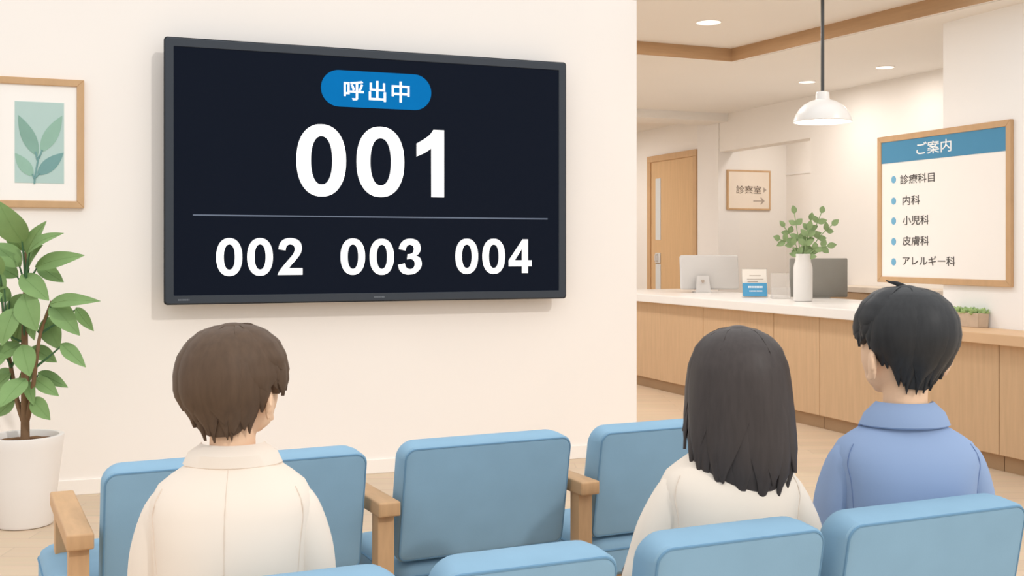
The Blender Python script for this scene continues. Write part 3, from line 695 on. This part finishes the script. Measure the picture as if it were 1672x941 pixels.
# ------------------------------------------------------------------ waiting chairs
def chair(lab, x, d, w, rz, group, arms='L', ext=0.0, dz=0.0):
    t = thing('waiting_chair', lab, 'chair', cw(x, d), rz, group)
    zb, zt, th_ = .50, .885, .125; h = zt-zb; tl = math.radians(11)
    mt = Matrix.Translation((0, h*math.tan(tl), zb)) @ Matrix.Rotation(tl, 4, 'X')
    bm = bmesh.new()
    prf = lambda i, rt: [(x_, z+i) for x_, z in rrect(w-2*i, h-2*i, rt, .025, 6)]
    loft(bm, [[mt @ Vector((x_, y, z)) for x_, z in prf(i, rt)] for y, i, rt in ((0, .014, .03), (.002, .006, .034), (.010, 0, .038), (.06, 0, .05), (th_-.035, .004, .055), (th_-.014, .014, .06), (th_, .034, .06))])
    bk = obj('backrest', bm, M['blue'], t)
    bm = bmesh.new(); tube(bm, [mt @ Vector((x_, .0035, z)) for x_, z in prf(.006, .034)], .0035, 6, True); obj('piping', bm, M['piping'], bk)
    bm = bmesh.new()
    o_ = lambda i: [(a, b) for a, b in rrect(w-2*i, .50-2*i, .05, .05, 5)]
    sx = lambda a: a-ext*(.5-a/w); sy = .075+(.035 if ext else 0)
    loft(bm, [[(sx(a), b+sy+i+(b/.5*.09 if ext else 0), z+dz) for a, b in o_(i)] for z, i in ((.36, .012), (.372, 0), (.45, 0), (.475, .006), (.49, .02), (.498, .05))])
    st = obj('seat', bm, M['blue'], t)
    bm = bmesh.new(); tube(bm, [(sx(a), b+sy+(b/.5*.09 if ext else 0), .452+dz) for a, b in o_(0)], .0035, 6, True); obj('piping', bm, M['piping'], st)
    bm = bmesh.new(); box(bm, (-w/2+.02, .10, .32), (w/2-.02, .55, .36), .004); obj('seat_frame', bm, M['wood'], t, False)
    for s in ([-1] if 'L' in arms else [])+([1] if 'R' in arms else []):
        xa = s*(w/2+.062)
        bm = bmesh.new(); box(bm, (xa-.036, -.03, .678), (xa+.036, .60, .724), .007, 3); ar = obj('armrest', bm, M['wood'], t)
        for y in (.005, .50):
            bm = bmesh.new(); box(bm, (xa-.027, y, 0), (xa+.027, y+.06, .68), .004); obj('armrest_post', bm, M['wood'], ar)
        bm = bmesh.new(); box(bm, (xa-.02, .06, .325), (xa+.02, .51, .36), .003); box(bm, (xa-.02*s, .3, .33), (s*(w/2-.03), .34, .355)); obj('side_rail', bm, M['wood'], ar)
    if arms == 'P':
        bm = bmesh.new(); box(bm, (w/2+.004, .085, 0), (w/2+.05, .135, .70), .004); obj('rear_post', bm, M['wood'], t)
    for sx_ in (-1, 1):
        for y in (.14, .48):
            bm = bmesh.new(); box(bm, (sx_*(w/2-.06)-.02, y, 0), (sx_*(w/2-.06)+.02, y+.04, .325), .003); obj('leg', bm, M['wood'], t, False)
    return t
R1 = math.radians(68.8-64); R2 = math.radians(68.8-65.8)
g1, g2 = 'blue chairs in the row nearer the screen', 'blue chairs in the row nearest the viewer'
chair('wide blue chair at left end of front row, wooden armrest beside potted plant', -.79, 3.325, .775, R1, g1, 'L', .13, .05)
chair('empty blue chair in the middle of front row between two wooden armrests', -.064, 3.68, .60, R1, g1)
chair('blue chair of front row partly behind the long haired woman', .577, 3.995, .60, R1, g1, 'LR')
chair('blue chair at bottom left, behind the brown haired person in cream jacket', -.375, 2.062, .40, R2, g2, '')
chair('empty blue chair at bottom centre of the nearest row', .046, 2.246, .39, R2, g2, '')
chair('blue chair whose back is behind the long haired woman', .507, 2.45, .445, R2, g2, '')
chair('blue chair at bottom right, behind the man in blue shirt', 1.02, 2.675, .56, R2, g2, 'P')

# ------------------------------------------------------------------ potted plant
pc = atZ(40, 857, 0); psc = (pc.x*sp+pc.y*cp)/FPX; pd_ = pc.x*sp+pc.y*cp
PL = thing('potted_plant', 'leafy green rubber plant in a white pot by the wall', 'plant', (pc.x, pc.y, 0))
bm = bmesh.new()
lathe(bm, [(r*psc, z*psc) for r, z in ((40, 0), (43, 1.5), (44.5, 5), (52, 70), (59, 130), (61, 144), (60.5, 146.5), (58, 147), (53, 146.5), (51.5, 144), (50, 134), (1, 133))], 48); obj('pot', bm, M['pot'], PL)
bm = bmesh.new(); lathe(bm, [(.01, 0.128*1), (50.5*psc, .128)] and [(1*psc, 139*psc), (30*psc, 138.5*psc), (51*psc, 136*psc), (51*psc, 133*psc), (1*psc, 133*psc)], 36)
for v in bm.verts: v.co.z += rnd.uniform(-.004, .004) if v.co.z > 135*psc else 0
obj('soil', bm, M['soil'], PL)
def pp(px, py, dd=0.0):
    return atD(px, py, pd_+dd)-Vector((pc.x, pc.y, 0))
stems = [([(41, 722), (41, 640), (40, 560), (42, 470), (43, 400)], (.024, .021, .018, .013, .007), 0), ([(43, 690), (50, 660), (58, 600), (66, 545), (84, 492)], (.015, .014, .011, .009, .006), -.06), ([(39, 690), (28, 655), (18, 600), (8, 540), (2, 470)], (.015, .013, .011, .008, .006), .06)]
for pts, rr, dd in stems:
    bm = bmesh.new(); tube(bm, [pp(x, y, dd*k/4) for k, (x, y) in enumerate(pts)], list(rr), 10, sub=4); obj('stem', bm, M['bark'], PL)
LV = [((38, 396), (-3, 328), 23, 0), ((44, 416), (76, 361), 12, 1), ((45, 413), (104, 381), 11, 0), ((57, 436), (138, 417), 14, 0), ((60, 432), (104, 461), 13, 2), ((34, 435), (-14, 398), 19, 1), ((30, 452), (-14, 432), 15, 2), ((34, 449), (80, 491), 18, 1),
      ((80, 497), (164, 492), 12, 0), ((38, 480), (61, 541), 23, 0), ((84, 493), (130, 548), 18, 0), ((124, 502), (153, 541), 10, 1), ((74, 518), (97, 571), 18, 2), ((100, 561), (140, 600), 12, 0), ((51, 567), (93, 592), 13, 2), ((24, 503), (3, 565), 20, 0), ((36, 563), (49, 615), 18, 0),
      ((62, 608), (111, 633), 11, 2), ((57, 618), (96, 647), 12, 2), ((53, 650), (82, 686), 14, 1), ((42, 618), (1, 665), 20, 0), ((45, 622), (55, 662), 9, 1), ((24, 652), (-6, 681), 12, 2), ((34, 562), (-14, 590), 17, 2), ((22, 606), (-14, 630), 14, 2), ((36, 520), (24, 566), 14, 2), ((50, 520), (56, 556), 9, 2),
      ((18, 490), (-12, 470), 14, 2), ((10, 470), (-40, 440), 18, 1), ((4, 480), (-50, 500), 16, 0), ((8, 540), (-50, 560), 17, 1), ((12, 580), (-45, 612), 15, 0), ((18, 610), (-30, 660), 15, 1), ((2, 450), (-30, 400), 15, 0), ((40, 410), (10, 360), 14, 2), ((40, 480), (10, 520), 13, 2), ((46, 440), (70, 400), 13, 2), ((60, 590), (30, 640), 12, 2)]
bm = bmesh.new(); bs = bmesh.new()
for k, (b_, t_, hw, mi) in enumerate(LV):
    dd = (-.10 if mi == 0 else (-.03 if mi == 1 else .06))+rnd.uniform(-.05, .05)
    B_ = pp(*b_, dd*.6); T_ = pp(*t_, dd-rnd.uniform(.0, .12))
    bend = .10 if t_[1] < b_[1]+25 else .05
    nrm = -Fv*1.0+UP*rnd.uniform(.25, .7)+Rv*rnd.uniform(-.3, .3)
    leaf(bm, B_, T_, hw*psc, nrm, bend, .18, mi, 12, .002, .8)
    dv_ = T_-B_; s_ = dv_.normalized().cross(nrm).normalized(); n_ = s_.cross(dv_.normalized()).normalized()
    tube(bm, [B_+dv_*q+n_*(bend*dv_.length*math.sin(PI*q)+.0008) for q in (.02, .2, .4, .6, .8, .93)], [.0022, .0022, .002, .0017, .0013, .0006], 5, mi=2 if mi < 2 else 1)
    # stalk from the nearest stem
    best = None
    for pts, rr, sd_ in stems:
        for q, (x, y) in enumerate(pts):
            if y > b_[1]+6:
                dq = abs(x-b_[0])+.6*abs(y-b_[1])
                if best is None or dq < best[0]: best = (dq, x, y, sd_*q/4)
    if best: tube(bs, [pp(best[1], best[2], best[3]), pp((best[1]+b_[0])/2, (best[2]+b_[1])/2+3, dd*.4), B_+(T_-B_)*.06], [.008, .006, .004], 6, sub=3)
obj('foliage', bm, [M['leafA'], M['leafB'], M['leafC']], PL); obj('leaf_stalk', bs, M['leafC'], PL)

# ------------------------------------------------------------------ people
def interp(tab, x):
    if x <= tab[0][0]: return tab[0][1]
    for (a, p), (b, q) in zip(tab, tab[1:]):
        if x <= b:
            k = (x-a)/(b-a); k = k*k*(3-2*k)*.4+k*.6; return p+(q-p)*k
    return tab[-1][1]
def make_hair(prof, tips, m, parent, name, depth, yc, nlocks, seed, part=(0, 0), flick=0.0, long=False, cow=(), fan=1.0):
    """prof: (z, half width); tips: (azimuth from the back of the head in degrees, z of the lock tip); yc(z): centre offset."""
    rn = random.Random(seed)
    ztop = prof[0][0]
    P = sorted(prof)
    zs0 = P[0][0]
    def hw(z): return interp(P, z) if z > zs0 else P[0][1]
    def tipz(az):
        az = (az+180) % 360-180
        return interp(tips, az)
    def S(az, z, off=0.0):
        e = .004; zq = min(z, ztop-.0006); a = hw(zq); sl = (hw(min(zq+e, ztop))-hw(max(zq-e, zs0)))/(2*e)
        nr = 1/math.sqrt(1+sl*sl); nz = -sl*nr
        if nz < 0: nr, nz = 1.0, 0.0
        a = max(a+off*nr, .0005); d = a*depth(z)
        return Vector((math.sin(az)*a, yc(z)-math.cos(az)*d, z+off*nz))
    bm = bmesh.new()
    # under cap
    N = 64; K = 22; rows = []
    for k in range(K+1):
        row = []
        for i in range(N):
            az = 2*PI*i/N; zt = tipz(math.degrees(az))+(.012 if not long else .05)
            f = 1-math.cos(PI/2*min(1, k/K*1.0)); f = f**.9
            z = ztop-.0015-(ztop-zt)*f
            row.append(S(az, z, -.006))
        rows.append(row)
    inner = [[Vector((p.x*.86, yc(p.z)+(p.y-yc(p.z))*.86, p.z)) for p in r] for r in rows[::-1]]
    loft(bm, rows+inner, True)
    # locks in three layers
    for layer in range(3):
        n = nlocks[layer]
        for i in range(n):
            az0 = 2*PI*(i+rn.uniform(-.2, .2)+.33*layer)/n
            zt = tipz(math.degrees(az0)); rise = (0.0, .012, .034)[layer]*(1.8 if long else 1)
            zt = zt+rise+rn.uniform(-.004, .006)*(2.2 if long else 1)
            swirl = rn.uniform(-.10, .10)+ (part[1] if len(part) > 1 else 0)
            hwid = PI/n*rn.uniform(1.15, 1.5)*fan
            th = rn.uniform(.005, .008); off = (-.006, -.003, -.0005)[layer]
            nt = 18; st = .05
            T = []; Bt = []
            for k in range(nt+1):
                t = k/nt; f = 1-math.cos(PI/2*(st+(1-st)*t)); z = ztop-(ztop-zt)*f**.95
                # taper: narrow root, full body, pointed tip
                tk = .62 if long else .72
                w = hwid*min(1, .5+t*2.2)*(1 if t < tk else max(.03, 1-((t-tk)/(1-tk))**(1.35 if long else 2.2)))
                o2 = off+(flick*max(0, t-.75)*4)**2*.02+th*.2*math.sin(PI*t)-.007*max(0, 1-t*3.6)
                tw = swirl*t*t*1.4
                rt = []; rb = []
                for j in (-1, -.6, 0, .6, 1):
                    az = az0+tw+w*j
                    rt.append(bm.verts.new(S(az, z, o2+th*(1-j*j)*min(1, max(0, t-.15)*2.2)*(1 if t < .9 else .5))))
                    rb.append(bm.verts.new(S(az, z, o2-.010*(1 if t < .85 else .35))))
                T.append(rt); Bt.append(rb)
            for k in range(nt):
                for j in range(4):
                    bm.faces.new((T[k][j], T[k][j+1], T[k+1][j+1], T[k+1][j])); bm.faces.new((Bt[k][j+1], Bt[k][j], Bt[k+1][j], Bt[k+1][j+1]))
                bm.faces.new((T[k][0], T[k+1][0], Bt[k+1][0], Bt[k][0])); bm.faces.new((T[k+1][4], T[k][4], Bt[k][4], Bt[k+1][4]))
            for r in (0, nt):
                for j in range(4): bm.faces.new((T[r][j+1], T[r][j], Bt[r][j], Bt[r][j+1]))
    ball(bm, (0, yc(ztop), ztop-.0168), (.032, .034, .0125), 24, 12)
    for pts, rr in cow: tube(bm, [Vector(p)+Vector((0, 0, ztop)) for p in pts], rr, 8, sub=4, flat=.6)
    return obj(name, bm, m, parent)

def hand(bm, c, side, fwd=1.0):
    # relaxed palm-down hand on the thigh: palm, four curled fingers of unequal length, thumb from the side of the palm
    c = Vector(c)
    ball(bm, c+Vector((0, .035, 0)), (.040, .052, .016), 14, 10)
    for k, (dx, ln) in enumerate(((-.028, .062), (-.0095, .074), (.0095, .07), (.027, .054))):
        x = dx*side; p0 = c+Vector((x, .07, .003))
        tube(bm, [p0, p0+Vector((x*.12, ln*.4, .006)), p0+Vector((x*.16, ln*.75, -.006)), p0+Vector((x*.18, ln, -.02))], [.0098, .0092, .0085, .006], 8, sub=2)
    tube(bm, [c+Vector((-.03*side, .02, 0)), c+Vector((-.052*side, .045, -.002)), c+Vector((-.058*side, .075, -.010))], [.013, .011, .007], 8, sub=2)

def person(lab, loc, body_cw, head_cw, crown, chin, zsh, wsh, elb, cloth, trous, hairm, hair_kw, collar, hx=0.0, neck_r=.05, cloth_name='jacket', depth=1.0, headw=1.12, ely=.01):
    t = thing('person', lab, 'person', loc, -math.radians(body_cw))
    Hh = crown-chin; s = Hh/.24; hr = Matrix.Rotation(-math.radians(head_cw-body_cw), 4, 'Z')
    HM = Matrix.Translation((hx, .015, chin)) @ hr @ Matrix.Diagonal((s*headw, s, s, 1))
    # --- body: one continuous surface
    bm = bmesh.new()
    hb = bmesh.new()
    ball(hb, (0, -.012, .140), (.080, .094, .086), 24, 18)
    ball(hb, (0, .020, .088), (.071, .076, .086), 20, 16)
    ball(hb, (0, .034, .046), (.058, .056, .044), 16, 12)
    ball(hb, (0, .046, .026), (.036, .040, .026), 14, 10)
    ball(hb, (0, .072, .014), (.020, .020, .015), 12, 8)
    tube(hb, [(0, .086, .098), (0, .099, .070), (0, .090, .064)], [.006, .010, .007], 8)
    for e in (-1, 1):
        ball(hb, (e*.083, -.006, .070), (.008, .022, .034), 14, 10, Matrix.Rotation(e*.42, 4, 'Z') @ Matrix.Rotation(-.15, 4, 'X'))
        ball(hb, (e*.089, -.014, .076), (.006, .019, .025), 12, 8, Matrix.Rotation(e*.6, 4, 'Z'))
        ball(hb, (e*.083, .002, .043), (.006, .008, .009), 10, 8)
    merge(bm, hb, 0, HM)
    tube(bm, [(0, -.005, zsh-.03), (0, -.002, zsh+.05), (hx, .008, chin+.05*s), (hx, .0, chin+.09*s)], [neck_r*1.1, neck_r, neck_r, neck_r], 16, sub=3)
    tor = [(.52, .145, .095, .045), (.58, .145, .095, .03), (.72, .14, .095, -.01), (.86, .15, .10, 0), (zsh-.06, .155, .095, 0), (zsh-.01, .12, .075, 0), (zsh+.03, .06, .055, 0)]
    sE = lambda a, b, y, z: [(a*math.copysign(abs(math.cos(q))**.85, math.cos(q)), y+b*math.copysign(abs(math.sin(q))**.85, math.sin(q)), z) for q in [2*PI*i/24 for i in range(24)]]
    loft(bm, [sE(a*wsh/.185, b, y, z) for z, a, b, y in tor])
    sh = lambda e: (e*(wsh-.060), -.0, zsh-.105); el = lambda e: (e*(elb-.055), ely, zsh-.30); wr = lambda e: (e*.12, .26, .69)
    for e in (-1, 1):
        tube(bm, [(e*(wsh-.10), 0, zsh-.085), sh(e), ((sh(e)[0]+el(e)[0])/2+e*.012, -.012, zsh-.18), el(e), ((el(e)[0]+wr(e)[0])/2, .12, (el(e)[2]+wr(e)[2])/2-.005), wr(e), (e*.11, .29, .682)], [.026, .030, .031, .031, .030, .022, .02], 12, sub=3)
        hand(bm, (e*.105, .275, .682), e)
        tube(bm, [(e*.075, .03, .582), (e*.09, .15, .580), (e*.10, .41, .572), (e*.11, .46, .52), (e*.11, .45, .28), (e*.11, .44, .09)], [.064, .064, .058, .052, .050, .036], 12, sub=3)
        ball(bm, (e*.115, .50, .045), (.042, .115, .042), 14, 10)
    bd = obj('body', fuse(bm, .0065, 3), M['skin'], t)
    # face details
    for e in (-1, 1):
        b2 = bmesh.new(); ball(b2, HM @ Vector((e*.031, .082, .104)), (.011*s, .006*s, .010*s), 12, 8, hr); ey = obj('eye', b2, M['eye'], bd)
        b2 = bmesh.new(); ball(b2, HM @ Vector((e*.031, .087, .104)), (.006*s, .0025*s, .007*s), 10, 8, hr); obj('iris', b2, M['iris'], ey)
        b2 = bmesh.new(); tube(b2, [HM @ Vector((e*.018, .087, .124)), HM @ Vector((e*.032, .085, .128)), HM @ Vector((e*.046, .076, .124))], .0022*s, 6); obj('eyebrow', b2, hairm, bd)
    b2 = bmesh.new(); tube(b2, [HM @ Vector((-.018, .083, .040)), HM @ Vector((0, .090, .041)), HM @ Vector((.018, .083, .040))], [.001, .0035*s, .001], 6); obj('mouth', b2, M['lip'], bd)
    # --- clothes
    bm = bmesh.new(); g = .012
    rows = []
    tw = wsh/.185
    for z, a, b, y in [(.535, .160, .115, .045), (.60, .160, .113, .03), (.68, .156, .113, .006), (min(.80, zsh-.22), .158, .116, -.008), (min(.90, zsh-.13), .166, .118, -.006), (zsh-.085, .174, .112, -.004), (zsh-.055, .168, .103, -.003), (zsh-.030, .154, .092, -.001), (zsh-.010, .128, .080, .001), (zsh+.008, .100, .071, .003), (zsh+.022, .078, .065, .004), (zsh+.034, .062, .058, .005)]:
        rows.append(sE(a*tw, b*depth, y, z))
    rows_t = rows
    loft(bm, rows); tp = obj(cloth_name, bm, cloth, t)
    for e in (-1, 1):
        bm = bmesh.new()
        S0 = Vector((e*(wsh-.055), -.004, zsh-.092)); E0 = Vector((e*(elb-.050), ely, zsh-.31)); W0 = Vector((e*.125, .250, .692))
        pts = [Vector((e*(wsh-.100), -.002, zsh-.060)), Vector((e*(wsh-.074), -.003, zsh-.073)), S0, S0.lerp(E0, .35)+Vector((e*.012, 0, 0)), S0.lerp(E0, .7)+Vector((e*.008, 0, 0)), E0, E0.lerp(W0, .4)+Vector((e*.01, 0, -.005)), W0]
        tube(bm, pts, [.036, .048, .056, .056, .053, .052, .047, .036], 18, sub=4)
        sl = obj('sleeve', bm, cloth, tp)
        iq = 22 if e > 0 else 14
        bm = bmesh.new(); tube(bm, [Vector(r_[iq])*1.0 for r_ in rows_t[3:8]], .0012, 6, sub=4); obj('armhole_seam', bm, M['seamblue'] if cloth_name == 'shirt' else M['seam'], tp)
        bm = bmesh.new(); tube(bm, [W0+Vector((0, -.012, .003)), W0+Vector((-e*.002, .008, -.002))], [.040, .039], 18); obj('cuff', bm, cloth, sl)
    if collar:
        bm = bmesh.new(); R0 = neck_r; zc = zsh+.02; rows = []
        ztop, zlow, rl = collar
        # folded collar: stands round the neck then falls outward, open at the throat
        A = [math.radians(-150+300*i/40) for i in range(41)]
        def cr(r, z, ff, dz=0): return [Vector((math.sin(a)*r*1.12, .0-math.cos(a)*r*ff+.005, z+dz*(1-math.cos(a))/2-.035*max(0, -math.cos(a)))) for a in A]
        rows = [cr(R0+.004, zlow+.01, .95), cr(R0+.006, ztop-.006, .95), cr(R0+.010, ztop, .95), cr(R0+.015, ztop-.005, .96), cr((R0+rl)/2+.012, (ztop+zlow)/2+.002, .92), cr(rl, zlow, .84), cr(rl-.005, zlow-.004, .84), cr((R0+rl)/2, (ztop+zlow)/2-.012, .92), cr(R0+.004, zlow+.01, .95)]
        loft(bm, rows, False, False); obj('collar', bm, cloth, tp)
    if cloth_name == 'jacket':
        bm = bmesh.new(); tube(bm, [(0, r_[18].y if hasattr(r_[18], 'y') else r_[18][1], r_[18][2]) for r_ in rows_t[1:-2]], 0.0008, 6, sub=3, flat=1.0); obj('back_seam', bm, M['seam'], tp)
    # trousers and shoes
    bm = bmesh.new()
    ball(bm, (0, .04, .588), (.142, .110, .082))
    for e in (-1, 1):
        tube(bm, [(e*.075, .03, .582), (e*.09, .15, .580), (e*.10, .40, .574), (e*.11, .465, .53), (e*.11, .46, .28), (e*.11, .445, .10)], [.076, .076, .070, .064, .062, .056], 14, sub=3)
    obj('trousers', fuse(bm, .011, 4), trous, t)
    for e in (-1, 1):
        bm = bmesh.new(); ball(bm, (e*.115, .505, .052), (.050, .130, .052)); ball(bm, (e*.113, .45, .07), (.045, .055, .05))
        for v in bm.verts: v.co.z = max(v.co.z, 0)
        obj('shoe', bm, M['shoe'], t)
    # --- hair, in head space
    hd = bpy.data.objects.new('tmp', None)
    o = make_hair(m=hairm, parent=t, name='hair', **hair_kw)
    bpy.data.objects.remove(hd)
    o.location = (hx, .015, 0); o.rotation_euler = (0, 0, -math.radians(head_cw-body_cw))
    return t

# brown haired person at left ------------------------------------------------
k = 2.33/FPX
zz = lambda y: HC-(y-HZ)*k
prof = [(zz(y), w*k) for y, w in ((524, 1), (526.5, 17), (532, 34), (544, 54), (562, 71), (585, 82), (610, 87), (635, 87), (655, 82), (672, 73), (690, 64), (712, 56), (730, 52))]
tips = [(-180, zz(618)), (-140, zz(632)), (-105, zz(652)), (-80, zz(680)), (-52, zz(694)), (-20, zz(712)), (10, zz(716)), (40, zz(714)), (54, zz(706)), (62, zz(682)), (68, zz(650)), (76, zz(634)), (90, zz(632)), (102, zz(652)), (116, zz(644)), (134, zz(626)), (158, zz(612)), (180, zz(606))]
hk = dict(prof=prof, tips=tips, depth=lambda z: 1.06, yc=lambda z: -.002, nlocks=(22, 15, 10), seed=4, part=(0, .12), flick=.3)
pL = cw(-.2465*2.33, 2.33)
person('person with short brown hair in cream jacket, head turned right, below the screen', pL, 15, 45, zz(524), zz(716), zz(764), .178, .212, M['cream'], M['trousers'], M['hairL'], hk, (zz(722), zz(755), .090), hx=.0, neck_r=.047)
# long haired woman -----------------------------------------------------------
k = 2.83/FPX
prof = [(zz(y), w*k) for y, w in ((529, 1), (531, 17), (537, 35), (550, 54), (570, 69), (600, 79), (640, 83), (680, 86), (720, 88), (760, 86), (800, 70), (830, 58))]
tips = [(-180, zz(640)), (-140, zz(700)), (-110, zz(752)), (-85, zz(756)), (-60, zz(782)), (-30, zz(806)), (0, zz(822)), (25, zz(828)), (45, zz(818)), (70, zz(798)), (90, zz(775)), (115, zz(760)), (145, zz(700)), (180, zz(640))]
zA, zB = zz(640), zz(800)
def dW(z): return 1.08 if z > zA else 1.08-(.5*min(1, (zA-z)/(zA-zB)))
def yW(z): return -.004 if z > zA else -.004-.055*min(1, (zA-z)/(zA-zB))**1.0
hk = dict(prof=prof, tips=tips, depth=dW, yc=yW, nlocks=(14, 10, 8), seed=9, part=(0, .0), flick=.6, long=True)
pW = cw(.1917*2.83, 2.83)
person('woman with long straight dark brown hair in ivory top', pW, 14, 24, zz(529), zz(720), zz(748), .19, .272, M['creamW'], M['trousers'], M['hairW'], hk, None, hx=.028, neck_r=.045, cloth_name='top', headw=.96)
# black haired man --------------------------------------------------------------
k = 3.03/FPX
prof = [(zz(y), w*k) for y, w in ((463, 1), (465.5, 17), (471, 34), (482, 52), (499, 67), (520, 76), (545, 79), (565, 76), (590, 66), (610, 55), (637, 44), (655, 41))]
tips = [(-180, zz(540)), (-140, zz(560)), (-122, zz(572)), (-105, zz(560)), (-88, zz(560)), (-76, zz(572)), (-68, zz(600)), (-58, zz(622)), (-40, zz(638)), (0, zz(640)), (30, zz(628)), (60, zz(600)), (90, zz(585)), (130, zz(570)), (180, zz(540))]
hk = dict(prof=prof, tips=tips, depth=lambda z: 1.08, yc=lambda z: -.004, nlocks=(22, 15, 10), seed=12, cow=[([(0, 0, -.012), (-.016, .013, -.001), (-.030, .025, .003), (-.037, .031, .008)], [.009, .006, .003, .001])], part=(0, -.1), flick=.2)
pM = cw(.3466*3.03, 3.03)
person('man with short black hair in blue collared shirt facing the counter', pM, 20, -2, zz(464), zz(648), zz(701), .21, .25, M['shirt'], M['navy'], M['hairM'], hk, (zz(655), zz(692), .108), hx=.006, neck_r=.058, cloth_name='shirt')
